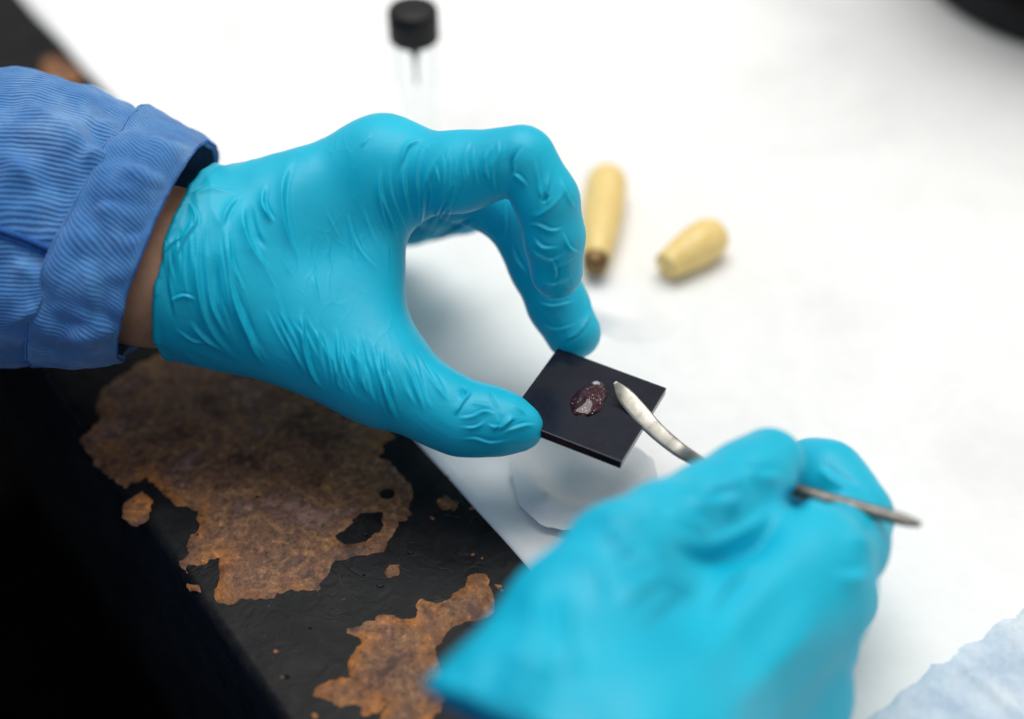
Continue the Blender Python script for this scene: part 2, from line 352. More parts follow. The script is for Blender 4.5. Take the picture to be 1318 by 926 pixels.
for k in range(18):
    cx, cy = rq.choice([(rq.uniform(940, 1180), rq.uniform(380, 560)), (rq.uniform(560, 820), rq.uniform(620, 800)), (rq.uniform(1020, 1150), rq.uniform(300, 420))]); r_ = rq.uniform(3, 11)
    RUST.append(([(cx + r_*rq.uniform(0.5, 1.4)*math.cos(a), cy + r_*rq.uniform(0.5, 1.2)*math.sin(a)) for a in np.linspace(0, 5.5, 8)], []))
for k, (o, hs) in enumerate(RUST):
    small = len(o) < 12
    ol = rough_outline([T(*p, ZT)[:2] for p in Z7(o)], 0.00045, 0.0014 if not small else 0.0006, k*7.3)
    hl = [rough_outline([T(*p, ZT)[:2] for p in Z7(h)], 0.0006, 0.0004, k*3.1) for h in hs]
    P, Fc, rim = sheet2d(ol, hl, 0.0018 if not small else 0.0009)
    z = np.array([noise.fractal(Vector((p[0]*120, p[1]*120, k)), 1.0, 2.0, 4) for p in P])
    hgt = np.where(rim < 1e-6, -0.0003, 0.0002 + 0.0005*np.clip(rim/0.0012, 0, 1)*(0.6 + z))
    me = mesh('rust_patch', np.c_[P, ZT + hgt], Fc)
    a = me.attributes.new('rim', 'FLOAT', 'POINT'); a.data.foreach_set('value', np.exp(-(rim/0.0045)**2).astype(np.float32))
    link('rust_patch', me, M_RUST, table)
# loose paint flakes and curls on the bare metal
for k in range(26):
    u, v = random.choice([(random.uniform(430, 660), random.uniform(600, 760)), (random.uniform(240, 420), random.uniform(640, 880)), (random.uniform(560, 640), random.uniform(560, 700))])
    c = T(u, v, ZT)
    if (c - e0)@en < 0.006: c = c + en*0.05
    r = random.uniform(0.0003, 0.0011); a0 = random.uniform(0, 6.28)
    ring = [(c[0] + r*math.cos(a0 + t)*random.uniform(0.6, 1.2), c[1] + r*math.sin(a0 + t)*random.uniform(0.4, 0.9)) for t in np.linspace(0, 5.4, 6)]
    V = [(x, y, ZT - 0.0001) for x, y in ring] + [(x, y, ZT + random.uniform(0.0002, 0.0006)) for x, y in ring]
    n = 6; Fc = [tuple(range(n, 2*n))] + [(i, (i+1) % n, n + (i+1) % n, n + i) for i in range(n)]
    link('paint_flake', mesh('paint_flake', V, Fc), M_RUST if k % 3 == 0 else M_PAINT, table, False)

rs_ = random.Random(4)
for k in range(16):
    u, v = rs_.choice([(rs_.uniform(470, 650), rs_.uniform(640, 740)), (rs_.uniform(420, 520), rs_.uniform(730, 790)), (rs_.uniform(560, 650), rs_.uniform(610, 660)), (rs_.uniform(320, 430), rs_.uniform(790, 900))])
    c = T(u, v, ZT); a = rs_.uniform(0, 6.28); cv_ = rs_.uniform(-500, 500); P = []; p = c.copy()
    for q in range(14):
        P.append(p + np.array([0, 0, 0.00006])); a += cv_*0.0003 + rs_.uniform(-0.25, 0.25); p = p + 0.0003*rs_.uniform(0.7, 1.6)*np.array([math.cos(a), math.sin(a), 0])
    V = []; Fc = []
    for q in range(14):
        for m_ in range(4): V.append(P[q] + 0.00007*np.array([math.cos(m_*1.57)*0.7, math.cos(m_*1.57)*0.7, math.sin(m_*1.57)]))
    Fc = [(i*4+m_, i*4+(m_+1) % 4, i*4+4+(m_+1) % 4, i*4+4+m_) for i in range(13) for m_ in range(4)]
    link('scratch', mesh('scratch', V, Fc), M_SCR, table)

# white bench liner: edge parallel to the table edge
l0 = T(30, 0, 0); l1 = T(680, 730, 0); ld_ = (l1 - l0)/np.linalg.norm(l1 - l0); ln = np.array([ld_[1], -ld_[0], 0])
if ln[0] < 0: ln = -ln
def wav(x, y): return 0.0011*noise.fractal(Vector((x*9, y*9, 1.7)), 1.0, 2.0, 3) + 0.00035*noise.noise(Vector((x*45, y*45, 5)))
def liner_z(x, y): return wav(x, y) + 0.0013
ss = np.linspace(-0.25, 0.95, 240); tt = np.r_[0, 0.0004, np.linspace(0.003, 0.09, 30), np.linspace(0.095, 0.9, 150)]
V = []; Fc = []
for s in ss:
    for t in tt:
        p = l0 + ld_*s + ln*t
        if t < 0.001: p = p + ln*0.0005*noise.noise(Vector((s*40, 0, 9)))
        z = (wav(p[0], p[1]) + 0.0011)*min(1.0, t/0.02)
        V.append((p[0], p[1], z + 0.0002 if t > 0 else ZT))
n = len(tt)
for i in range(len(ss)-1):
    for j in range(n-1): Fc.append((i*n+j, i*n+j+1, (i+1)*n+j+1, (i+1)*n+j))
liner = recenter(link('bench_liner', mesh('bench_liner', V, Fc), M_PAPER)); tag(liner, 'large white paper bench liner covering the table behind the tile', 'paper')

# ------------------------------------------------------------------ soft papers on the liner
def soft_sheet(name, pts, z0, lift, amp, mat, label, cat, seed, step=0.0025, jag=0.0006, freq=55, folds=(), zo=0.0, raised=False):
    ol = rough_outline([T(*p, z0 + (zo if p[1] < 372 else 0))[:2] for p in pts], 0.0012, jag, seed)
    P, Fc, rim = sheet2d(ol, [], step)
    z = []; ytop = T(800, 372, z0)[1]
    for p, r in zip(P, rim):
        h = amp*(0.5 + 0.5*noise.fractal(Vector((p[0]*freq, p[1]*freq, seed)), 1.0, 2.0, 3)) + lift*math.exp(-r/0.006)*(0.6 + 0.8*noise.noise(Vector((p[0]*70, p[1]*70, seed + 4))))
        for a, b, w_, hh in folds:
            ab = b - a; t = np.clip(((p - a)@ab)/(ab@ab), 0, 1); h += hh*math.exp(-(np.linalg.norm(p - a - t*ab)/w_)**2)
        if zo and p[1] < ytop: h *= min(1.0, r/0.008)
        if raised: z.append(liner_z(p[0], p[1]) + 0.0004 + max(0.0, h)); continue
        z.append(liner_z(p[0], p[1]) + (-0.0004 if r < 1e-5 and not (zo and p[1] >= ytop) else 0.0002) + max(0.0, h)*(1.0 if zo else min(1.0, 0.35 + r/0.008))*(0.0 if r < 1e-5 and not (zo and p[1] >= ytop) else 1.0))
    V = np.c_[P, z]; n0 = len(V)
    o = link(name, mesh(name, V, Fc), mat)
    tag(o, label, cat); return recenter(o)
def f2(u0, v0, u1, v1, w_, h): return (T(u0, v0)[:2], T(u1, v1)[:2], w_, h)
soft_sheet('tissue', [(672,560),(720,540),(780,560),(840,600),(850,640),(790,680),(740,692),(695,680),(668,655),(655,610)], 0.0022, 0.0030, 0.0014, M_TISSUE,
  'crumpled white tissue lying under the black tile', 'tissue', 11, raised=True, folds=(f2(664,600,700,662,0.004,0.003), f2(704,664,780,684,0.004,0.003)))
soft_sheet('tissue', [(745,362),(757,354),(815,360),(832,342),(846,336),(858,346),(890,364),(900,395),(860,440),(790,440),(750,410)], 0.0022, 0.0, 0.0010, M_TISSUE,
  'white tissue tucked over the ends of the wooden handles', 'tissue', 23, zo=0.0125, folds=(f2(762,372,755,420,0.006,0.009), f2(852,352,800,395,0.008,0.0125), f2(762,368,850,358,0.006,0.004)))
soft_sheet('blue_wipe', [(1330,768),(1305,790),(1282,796),(1262,818),(1240,826),(1221,846),(1198,852),(1180,874),(1160,884),(1145,902),(1118,918),(1100,940),(1090,1000),(1420,1000),(1420,760)], 0.0022, 0.0006, 0.0012, M_BLUE,
  'pale blue creased paper wipe at the edge of the white liner', 'paper', 31, step=0.0012, jag=0.0003, folds=(f2(1215,845,1318,930,0.0012,0.0012), f2(1290,815,1330,870,0.0012,0.001), f2(1180,880,1250,926,0.001,0.0008), f2(1240,840,1330,905,0.0009,0.0007)))

# ------------------------------------------------------------------ signed distance modelling of the hands (camera frame, mm)
def cap(a, b, ra, rb):
    a = np.asarray(a); b = np.asarray(b); ba = b - a; bb = ba@ba
    def f(P):
        t = np.clip(((P - a)@ba)/bb, 0, 1).astype(np.float32)
        return np.linalg.norm(P - a - t[..., None]*ba, axis=-1) - (ra + (rb - ra)*t)
    f.box = (np.minimum(a, b) - max(ra, rb), np.maximum(a, b) + max(ra, rb)); return f
def tri(a, b, c, r):
    a, b, c = map(np.asarray, (a, b, c)); ba = b-a; cb = c-b; ac = a-c; nor = np.cross(ba, ac)
    def f(P):
        pa = P-a; pb = P-b; pc = P-c
        s = np.sign(pa@np.cross(ba, nor)) + np.sign(pb@np.cross(cb, nor)) + np.sign(pc@np.cross(ac, nor))
        def ds(p, e): return ((e*np.clip((p@e)/(e@e), 0, 1)[..., None] - p)**2).sum(-1)
        d = np.where(s < 2, np.minimum(np.minimum(ds(pa, ba), ds(pb, cb)), ds(pc, ac)), (pa@nor)**2/(nor@nor))
        return np.sqrt(d) - r
    q = np.stack([a, b, c]); f.box = (q.min(0) - r, q.max(0) + r); return f
def smin(a, b, k):
    if k <= 0: return np.minimum(a, b)
    h = np.maximum(k - np.abs(a - b), 0)/k
    return np.minimum(a, b) - h*h*k*0.25
def chain(pts):                 # [(u, v, d, r), ...] -> capsules
    q = [(G(*p[:3]), p[3]) for p in pts]
    return [cap(q[i][0], q[i+1][0], q[i][1], q[i+1][1]) for i in range(len(q)-1)]
def build_sdf(groups, h, cut=None, carve=()):
    # groups: list of (primitives, k inside the group, k to the rest)
    lo = np.min([p.box[0] for g in groups for p in g[0]], 0) - 5; hi = np.max([p.box[1] for g in groups for p in g[0]], 0) + 5
    N = np.ceil((hi - lo)/h).astype(int) + 1
    ax = [(lo[i] + h*np.arange(N[i])).astype(np.float32) for i in range(3)]
    vol = np.full(N, 40, np.float32)
    for prims, k, kk in groups:
        gv = np.full(N, 40, np.float32)
        for p in prims:
            pad = 14; i0 = np.maximum(((p.box[0] - pad - lo)/h).astype(int), 0); i1 = np.minimum(((p.box[1] + pad - lo)/h).astype(int) + 1, N)
            sl = tuple(slice(a, b) for a, b in zip(i0, i1))
            P = np.stack(np.meshgrid(*[ax[i][sl[i]] for i in range(3)], indexing='ij'), -1)
            gv[sl] = smin(gv[sl], p(P).astype(np.float32), k)
        vol = smin(vol, gv, kk)
    for p in carve:
        P = np.stack(np.meshgrid(*ax, indexing='ij'), -1); vol = -smin(-vol, p(P).astype(np.float32), 2.0)
    if cut is not None:
        c0, cn = cut
        P = np.stack(np.meshgrid(*ax, indexing='ij'), -1); vol = np.maximum(vol, (P - c0)@cn)
    return surface_nets(vol, lo, h)
def surface_nets(vol, lo, h):
    ins = vol < 0; c = [ins[i:ins.shape[0]-1+i, j:ins.shape[1]-1+j, k:ins.shape[2]-1+k] for i in (0, 1) for j in (0, 1) for k in (0, 1)]
    s = sum(x.astype(np.int8) for x in c); act = np.argwhere((s > 0) & (s < 8))
    idx = -np.ones(s.shape, np.int64); idx[tuple(act.T)] = np.arange(len(act))
    off = np.array([(i, j, k) for i in (0, 1) for j in (0, 1) for k in (0, 1)])
    val = np.stack([vol[tuple((act + o).T)] for o in off], 1)
    acc = np.zeros((len(act), 3)); cnt = np.zeros(len(act))
    for a in range(8):
        for b in range(a+1, 8):
            if np.abs(off[a] - off[b]).sum() != 1: continue
            va = val[:, a]; vb = val[:, b]; m = (va < 0) != (vb < 0); t = np.where(m, va/np.where(m, va - vb, 1), 0)
            acc += m[:, None]*(off[a] + t[:, None]*(off[b] - off[a])); cnt += m
    V = lo + h*(act + acc/cnt[:, None]); Q = []
    for x in range(3):
        y, z = (x+1) % 3, (x+2) % 3
        A = np.take(ins, range(ins.shape[x]-1), x); B = np.take(ins, range(1, ins.shape[x]), x)
        e = np.argwhere(A != B); ok = (e[:, y] > 0) & (e[:, z] > 0) & (e[:, y] < ins.shape[y]-1) & (e[:, z] < ins.shape[z]-1); e = e[ok]
        fl_ = A[tuple(e.T)]; q = []
        for dy, dz in ((-1, -1), (0, -1), (0, 0), (-1, 0)):
            f = e.copy(); f[:, y] += dy; f[:, z] += dz; q.append(idx[tuple(f.T)])
        q = np.stack(q, 1); q[~fl_] = q[~fl_][:, ::-1]; Q.append(q)
    return V, np.concatenate(Q)
def subdiv(V, Q, levels):
    me = mesh('tmp', V, Q); o = bpy.data.objects.new('tmp', me); COL.objects.link(o)
    m = o.modifiers.new('s', 'SUBSURF'); m.levels = levels; m.render_levels = levels
    dg = bpy.context.evaluated_depsgraph_get(); me2 = bpy.data.meshes.new_from_object(o.evaluated_get(dg))
    bpy.data.objects.remove(o); bpy.data.meshes.remove(me); return me2
def getco(me):
    a = np.empty(len(me.vertices)*3); me.vertices.foreach_get('co', a); return a.reshape(-1, 3)
def getno(me):
    a = np.empty(len(me.vertices)*3); me.vertices.foreach_get('normal', a); return a.reshape(-1, 3)
def smooth_poly(pts, n):        # Catmull-Rom through px points
    p = np.array(pts, float); p = np.vstack([2*p[0]-p[1], p, 2*p[-1]-p[-2]]); out = []
    for t in np.linspace(0, len(pts)-1, n):
        i = min(int(t), len(pts)-2); f = t - i; a, b, c, d = p[i:i+4]
        out.append(0.5*(2*b + (c-a)*f + (2*a-5*b+4*c-d)*f*f + (3*b-a-3*c+d)*f**3))
    return np.array(out)
def wrinkle(V, No, bvh, disp, pts, wd, ht, taper=0.42):
    px = smooth_poly(pts, 60); hits = []; ts = []
    for i, (u, v) in enumerate(px):
        r = bvh.ray_cast(Vector((0, 0, 0)), Vector(G(u, v, 1.0)).normalized())
        if r[0] is not None: hits.append(tuple(r[0])); ts.append(i/59)
    if len(hits) < 4: return
    wd = wd*0.78
    Hh = np.array(hits); ts = np.array(ts); env = np.clip(np.minimum(ts, 1 - ts)/taper, 0, 1); env = env*env*(3 - 2*env)
    jit = 1 + 0.2*np.sin(ts*7 + pts[0][0]); R = 5*wd
    tg = np.gradient(Hh, axis=0); sd = np.cross(tg, Hh); sd /= np.linalg.norm(sd, axis=1, keepdims=True) + 1e-9
    if sd[:, 0].mean() + 0.5*sd[:, 1].mean() < 0: sd = -sd
    k = np.where(((V > Hh.min(0) - R) & (V < Hh.max(0) + R)).all(1))[0]
    if not len(k): return
    for ch in np.array_split(k, max(1, len(k)//4000)):
        d2 = ((V[ch][:, None, :] - Hh[None])**2).sum(-1); j = d2.argmin(1); d = np.sqrt(d2[np.arange(len(ch)), j])
        sg = ((V[ch] - Hh[j])*sd[j]).sum(1); off = np.sqrt(np.maximum(d*d - sg*sg, 0))
        x = sg/wd
        ht_ = ht*1.35; pr_ = np.where(x > 0, np.exp(-np.abs(x/0.62)**1.5), np.exp(-np.abs(x/1.7)**1.3)) - 0.32*np.exp(-((x - 1.35)/0.7)**2)
        disp[ch] += ht_*pr_*np.exp(-(off/(2*wd))**2)*env[j]*jit[j]
def fan(a, b, n, seed, trim=0.35, jit=3.0):
    rr = random.Random(seed); A = smooth_poly(a, 7); B = smooth_poly(b, 7); out = []
    for i in range(n):
        f = (i + rr.uniform(-0.3, 0.3))/max(1, n-1); L = A + (B - A)*f; t0 = rr.uniform(0, trim); t1 = 1 - rr.uniform(0, trim)
        q = smooth_poly(L, 40); q = q[int(t0*39):max(int(t0*39)+6, int(t1*39))+1]; q = q[np.linspace(0, len(q)-1, 6).astype(int)]
        ph = rr.uniform(0, 6.28); q = q + np.array([[jit*0.5*math.sin(ph + 1.1*m_), jit*0.5*math.cos(ph + 0.9*m_)] for m_ in range(len(q))]); out.append(q.tolist())
    return out
def glove_mesh(groups, h, cut, wr, levels, crumple, seed, carve=()):
    V, Q = build_sdf(groups, h, cut, carve); m1 = subdiv(V, Q, 1) if levels > 1 else None; me = subdiv(V, Q, levels); V = getco(me)
    me.update(); No = getno(me); mb = m1 or me; qv = np.empty(len(mb.loops), int); mb.loops.foreach_get('vertex_index', qv)
    bvh = BVHTree.FromPolygons(getco(mb).tolist(), qv.reshape(-1, 4).tolist())
    disp = np.zeros(len(V))
    for pts, wd, ht in wr: wrinkle(V, No, bvh, disp, pts, wd, ht)
    if crumple:
        for i, v in enumerate(V):
            p = Vector(v*0.07); q = noise.noise(p*1.0 + Vector((seed, 0, 0)))
            disp[i] += crumple*q
    if cut is not None:                                  # rolled bead along the cuff
        dc = -((V - cut[0])@cut[1])
        for i in np.where((dc > -1) & (dc < 45))[0]:
            v = V[i]; disp[i] += 1.1*math.exp(-dc[i]/16)*(0.4 - abs(noise.noise(Vector((v[0]*0.13 + seed, v[1]*0.07 + v[0]*0.05, v[2]*0.11)))))
        disp += 0.7*np.exp(-((dc - 1.0)/0.9)**2)*(np.abs(No@cut[1]) < 0.8)
    V = V + No*disp[:, None]
    me.vertices.foreach_set('co', c2w(V).ravel()); me.update(); return me, bvh

# ---- black tile in the left hand (fitted square, 32.4 mm)
TC = np.array([20.309, 259.248, 30.675])/1000; TN = np.array([0.0804, 0.0668, 1.0]); TN /= np.linalg.norm(TN); TYAW = -0.44658; TS = 0.03239; TH = 0.0026
TE1 = np.array([math.cos(TYAW), math.sin(TYAW), 0]); TE1 -= TN*(TE1@TN); TE1 /= np.linalg.norm(TE1); TE2 = np.cross(TN, TE1)
def on_tile(u, v, lift=0.0):
    r = ray(u, v); return CAM + r*(((TC + TN*lift - CAM)@TN)/(r@TN))
def depth_of(p): return float((p - CAM)@F_)*1000

# ---- left hand
LW = []
def addw(lst, wd, ht):
    for p in lst:
        k = 0.78 if (p[0][0] > 575) else 1.0
        LW.append((p, wd*k, ht*k*0.95))
left = [
 (chain([(60,300,398,23),(150,325,392,22.5),(240,342,388,22),(300,345,386,22)]), 8, 0),
 ([tri(G(250,345,388), G(478,222,386), G(470,470,382), 10.0), tri(G(250,345,396), G(490,215,402), G(455,300,428), 11.0), tri(G(250,345,396), G(455,300,428), G(400,400,405), 11.0), tri(G(240,345,390), G(455,300,420), G(470,440,392), 10.0)], 8, 16),
 (chain([(262,288,388,10.3),(385,262,386,10.2),(495,208,386,11.0)]), 8, 12),
 (chain([(282,388,386,13.8),(395,432,382,12.2),(507,492,378,11.2),(560,522,375,9.6),(595,540,374,8.8),(630,542,373,8.0),(656,547,372,6.6),(674,552,371.5,4.8)]), 5, 14),
 (chain([(492,199,401,10.2),(585,240,399,9.0),(662,274,397,8.7),(697,345,399,8.5),(718,390,399,8.2),(738,428,398,7.9)]), 3, 8),
 (chain([(505,226,384,11.8),(590,222,374,10.0),(673,205,367,8.7)]), 4, 10),
 (chain([(673,205,367,8.7),(704,258,369,8.1),(713,305,372,7.6),(716,350,377,7.2)]), 3, 0.4),
 (chain([(490,245,420,9),(598,266,424,7.6),(530,288,440,7)]), 3, 4),
 (chain([(460,285,430,9),(520,280,445,7),(480,300,452,6.5)]), 3, 4),
]
def zz(ox, oy, sc, lines): return [[(ox + x/sc, oy + y/sc) for x, y in l] for l in lines]
A_ = lambda *l: zz(190, 130, 2.503, l); B_ = lambda *l: zz(480, 130, 2.647, l); C_ = lambda *l: zz(430, 400, 4.41, l)
# wrist and cuff folds
addw(A_([(470,178),(440,260),(435,340),(450,430),(485,520)], [(310,320),(310,400),(340,480),(398,560)], [(240,410),(258,540),(280,640),(325,745),(410,880)], [(172,390),(160,520),(175,650),(220,760),(310,860)]), 1.15, 0.95)
addw(A_([(300,300),(260,350),(235,420)], [(120,320),(200,288),(295,296)], [(380,255),(368,330),(385,370),(410,400)], [(300,640),(330,760),(375,860)], [(500,650),(500,750),(520,850),(555,926)], [(130,700),(180,760),(260,820)]), 0.9, 0.65)
addw(A_([(215,470),(225,600),(250,700)], [(50,470),(60,600),(90,720)], [(330,330),(350,420),(385,480)]), 1.0, -0.55)
addw(A_([(575,730),(590,850),(602,940)], [(610,720),(625,850),(642,940)], [(665,730),(690,830),(705,940)], [(545,690),(556,800),(580,920)], [(750,790),(762,880),(775,950)], [(440,720),(470,800),(520,900)], [(410,600),(440,700),(480,790)]), 0.75, 0.42)
addw(A_([(640,330),(660,430),(700,500),(765,565)], [(750,190),(755,300),(790,400),(805,510)], [(530,550),(542,600),(555,650)], [(725,105),(705,130),(688,155)], [(690,330),(720,420),(770,520)], [(840,430),(850,520),(842,620)]), 0.6, 0.24)
addw(fan([(225,262),(212,330),(222,420)], [(300,255),(300,340),(330,455)], 12, 41, 0.45, 5), 0.6, 0.3)
addw(fan([(330,250),(345,330),(370,400)], [(470,190),(505,290),(520,380)], 10, 43, 0.55, 6), 0.5, 0.16)
addw(fan([(330,380),(360,430),(385,480)], [(480,420),(500,480),(520,550)], 14, 47, 0.4, 4), 0.55, 0.26)
addw(fan([(545,195),(552,240),(548,300)], [(655,175),(650,205),(640,240)], 12, 53, 0.35, 3), 0.5, 0.25)
D_ = lambda *l: zz(155, 116, 1.8445, l)
addw(D_([(345,225),(340,270),(362,315)], [(255,300),(262,400),(305,505)], [(205,390),(215,500),(255,590)], [(190,300),(150,360),(112,435)], [(600,590),(610,660),(640,740),(662,805)], [(660,610),(700,700),(724,770)]), 0.75, 0.6)
addw(D_([(110,505),(150,488),(185,500)], [(125,560),(170,592),(205,602)], [(440,535),(435,600),(460,680),(484,715)], [(500,585),(510,650),(532,715)], [(565,595),(575,680),(590,730)], [(625,595),(632,700),(648,785)], [(690,600),(740,690),(785,745)], [(800,245),(750,310),(708,368)], [(790,268),(770,310),(722,355)], [(625,175),(615,240),(630,320),(662,425)], [(100,400),(120,370),(160,340)], [(150,250),(180,300),(170,350)]), 0.6, 0.45)
# tension lines at the index root and along its first segment
addw(B_([(205,128),(130,148),(100,200),(82,255)], [(215,135),(170,170),(150,250),(155,340),(148,450)], [(235,165),(205,220),(180,300),(165,400),(148,490)], [(280,270),(240,340),(200,420),(155,495)], [(330,130),(315,200),(320,260),(300,335)], [(395,160),(385,220),(400,295)], [(445,145),(410,230),(415,300),(432,335)], [(120,180),(105,260),(115,340),(130,420)]), 0.8, 0.6)
addw(B_([(20,200),(30,320),(70,430),(100,520)], [(60,190),(60,300),(95,400),(125,470)], [(265,150),(245,220),(235,290)], [(355,170),(350,240),(360,310)], [(300,270),(270,340),(240,400)]), 0.6, 0.32)
addw(B_([(520,140),(475,200),(470,250),(452,315)], [(150,497),(220,468),(290,428),(350,390)], [(578,350),(590,335),(600,320)]), 0.85, -1.0)
# the crumpled middle segment of the index finger
addw(B_([(470,245),(500,262),(530,300)], [(545,170),(560,250),(570,310),(582,348)], [(605,230),(592,300),(570,345)], [(528,400),(570,388),(620,352),(665,295)], [(520,425),(560,422),(610,442),(665,430)], [(525,500),(570,530),(620,540),(705,478)], [(590,585),(640,562),(695,528)], [(570,622),(620,625),(685,592)], [(600,525),(622,580),(608,645)], [(640,435),(670,500),(712,522)], [(540,460),(580,500),(640,500)], [(640,250),(660,320),(700,380)]), 0.8, 0.62)
addw(B_([(345,388),(390,440),(440,480)], [(450,350),(452,420),(440,485)], [(560,750),(620,780),(705,760)], [(640,825),(700,790),(762,715)], [(730,635),(742,720),(700,795)], [(470,480),(490,540),(530,600)], [(560,690),(620,700),(700,680)]), 0.85, 0.5)
# thumb
addw(C_([(800,445),(745,500),(705,560),(690,605)], [(690,612),(780,602),(850,572),(925,590)], [(930,690),(980,642),(1045,603)], [(940,700),(1010,672),(1080,652),(1155,650)]), 0.75, 0.75)
addw(C_([(735,425),(742,470),(722,500)]), 0.9, -1.0)
addw(C_([(700,662),(800,662),(885,608)], [(920,575),(932,640),(885,705)], [(875,455),(900,500),(945,562)], [(955,665),(1000,620),(1020,600)], [(700,735),(800,728),(900,750),(1050,722)], [(770,520),(830,530),(900,540)], [(1000,520),(1050,560),(1100,600)], [(860,640),(910,660),(960,650)]), 0.6, 0.45)
addw(C_([(245,360),(265,500),(312,630)], [(270,190),(290,400),(335,650)], [(10,110),(30,250),(22,400),(85,480)], [(60,140),(80,300),(102,430)], [(130,170),(140,320),(152,460)], [(180,300),(200,430),(240,540)]), 0.7, 0.42)
addw(C_([(430,190),(480,360),(520,500),(565,570)], [(330,230),(400,420),(470,560)], [(540,330),(600,420),(650,520)]), 0.9, 0.35)
c0 = G(205, 340, 364); c1 = G(268, 240, 388); c2 = G(216, 452, 388); cn = np.cross(c1 - c0, c2 - c0); cn /= np.linalg.norm(cn)
if cn[0] > 0: cn = -cn
gl_me, _ = glove_mesh(left, 1.1, (c0, cn), LW, 2, 0.35, 3.0)

person = empty('person', c2w(G(-260, 330, 410))); tag(person, 'person in blue twill jacket and turquoise gloves holding the tile and the spatula', 'person')
gl = link('glove', gl_me, M_GLOVE, person); gl['label'] = 'wrinkled turquoise glove pinching the black tile'
V, Q = build_sdf([(chain([(-120,280,404,27),(60,305,394,23),(150,330,388,21.5),(205,344,386,20.6),(262,345,386,20)]), 6, 0)], 1.4)
me = subdiv(V, Q, 1); me.vertices.foreach_set('co', c2w(getco(me)).ravel()); me.update()
wr_ = link('wrist', me, M_SKIN, person); wr_['label'] = 'bare brown wrist between glove and cuff'

# ---- sleeve: lofted rings  (top px, bottom px, d, half depth mm, shift of the near side px)
def loft(rings, nu, nv, bulge=0.0):
    t = np.linspace(0, len(rings)-1, nv); A = smooth_poly(rings, nv); V = []; UV = []
    for j in range(nv):
        tu, tv, bu, bv, d, hb, sh = A[j]
        top = G(tu, tv, d); bot = G(bu, bv, d); c = (top + bot)/2; a = (top - bot)/2; cu = (tu + bu)/2; cv = (tv + bv)/2; b = G(cu + sh, cv, d - hb) - c
        for i in range(nu):
            th = 2*math.pi*i/nu; ca = math.cos(th); sa = math.sin(th); e = 0.85
            V.append(c + a*math.copysign(abs(ca)**e, ca) + b*math.copysign(abs(sa)**e, sa)); UV.append((i/nu, j/(nv-1)))
    Fc = [(j*nu+i, j*nu+(i+1) % nu, (j+1)*nu+(i+1) % nu, (j+1)*nu+i) for j in range(nv-1) for i in range(nu)]
    return np.array(V), Fc
def cloth(V, Fc, nu, nv, wr, amp, seed, freq=0.05):
    me = mesh('cloth', V, Fc); No = getno(me)
    c = V.reshape(nv, nu, 3).mean(1)
    out = V - np.repeat(c, nu, 0); flip = np.sign((No*out).sum(1).mean()) or 1; No = No*flip
    bvh = BVHTree.FromPolygons([Vector(v) for v in V], [tuple(f) for f in Fc]); disp = np.zeros(len(V))
    for p, wd, ht in wr: wrinkle(V, No, bvh, disp, p, wd, ht)
    for i, v in enumerate(V):
        disp[i] += amp*noise.fractal(Vector((v[0]*freq, v[1]*freq*1.3, v[2]*freq + seed)), 1.0, 2.0, 3)
    V2 = V + No*disp[:, None]; me.vertices.foreach_set('co', c2w(V2).ravel()); me.update()
    uvl = me.uv_layers.new(name='uv'); lv = np.empty(len(me.loops), int); me.loops.foreach_get('vertex_index', lv)
    poly = np.repeat(np.arange(len(Fc)), 4); uv = np.stack([(lv % nu)/nu, (lv // nu)/(nv-1)], 1)
    wrap = (poly % nu == nu-1) & (lv % nu == 0); uv[wrap, 0] = 1.0
    uvl.data.foreach_set('uv', uv.ravel()); return me, V2, No
rs = [(-760,-20,-800,560,430,52,-40),(-480,30,-560,520,420,48,-40),(-200,75,-300,490,408,44,-42),(-60,90,-180,478,402,41,-44),(20,92,-90,472,398,38,-46),(75,98,-40,470,395,36,-46),(125,113,5,468,393,34,-44),(172,140,40,466,391,32,-42),(196,152,58,465,390,31.2,-40)]
SW = [([(60,150),(110,190),(150,215)], 4, 1.6), ([(0,200),(40,230),(70,290)], 5, 1.4), ([(100,215),(130,205),(165,200)], 3, 1.2), ([(20,130),(70,160),(120,170)], 5, 1.5), ([(0,330),(40,350),(70,380)], 4, 1.5), ([(10,420),(40,400),(65,390)], 4, 1.3), ([(90,130),(125,160),(165,165)], 4, 1.3)]
SW = [(a, b, c*1.4) for a, b, c in SW]; nu, nv = 220, 200; V, Fc = loft(rs, nu, nv); me, SV, SN = cloth(V, Fc, nu, nv, SW, 2.4, 2.0)
sleeve = link('sleeve', me, M_DENIM, person); sleeve['label'] = 'blue ribbed twill jacket sleeve'
cr = [(186,146,50,469,390.5,32.5,-42),(200,151,62,468,390,33.2,-41),(225,160,95,467,389,33,-38),(250,169,128,465,388,32,-35),(266,180,152,461,387.5,30.8,-31),(271,185,160,457,387.3,30.2,-30)]
CW = [([(150,215),(180,228),(225,240)], 2.5, 1.1), ([(120,265),(150,275),(190,285)], 3, 0.8), ([(90,400),(120,410),(150,430)], 3, 1.0), ([(80,440),(110,425),(155,425)], 3, 1.1), ([(190,180),(215,195),(250,200)], 3, 1.0), ([(105,330),(120,380),(118,420)], 3, 0.9), ([(140,300),(160,312),(190,310)], 2, 0.5)]; CW = [(a, b, c*1.5) for a, b, c in CW]
nu, nv = 220, 64; V, Fc = loft(cr, nu, nv); me, CV, CN = cloth(V, Fc, nu, nv, CW, 1.7, 6.0, 0.075)
cuff = link('cuff', me, M_CUFF, sleeve); so = cuff.modifiers.new('thickness', 'SOLIDIFY'); so.thickness = 0.0018; so.offset = 0
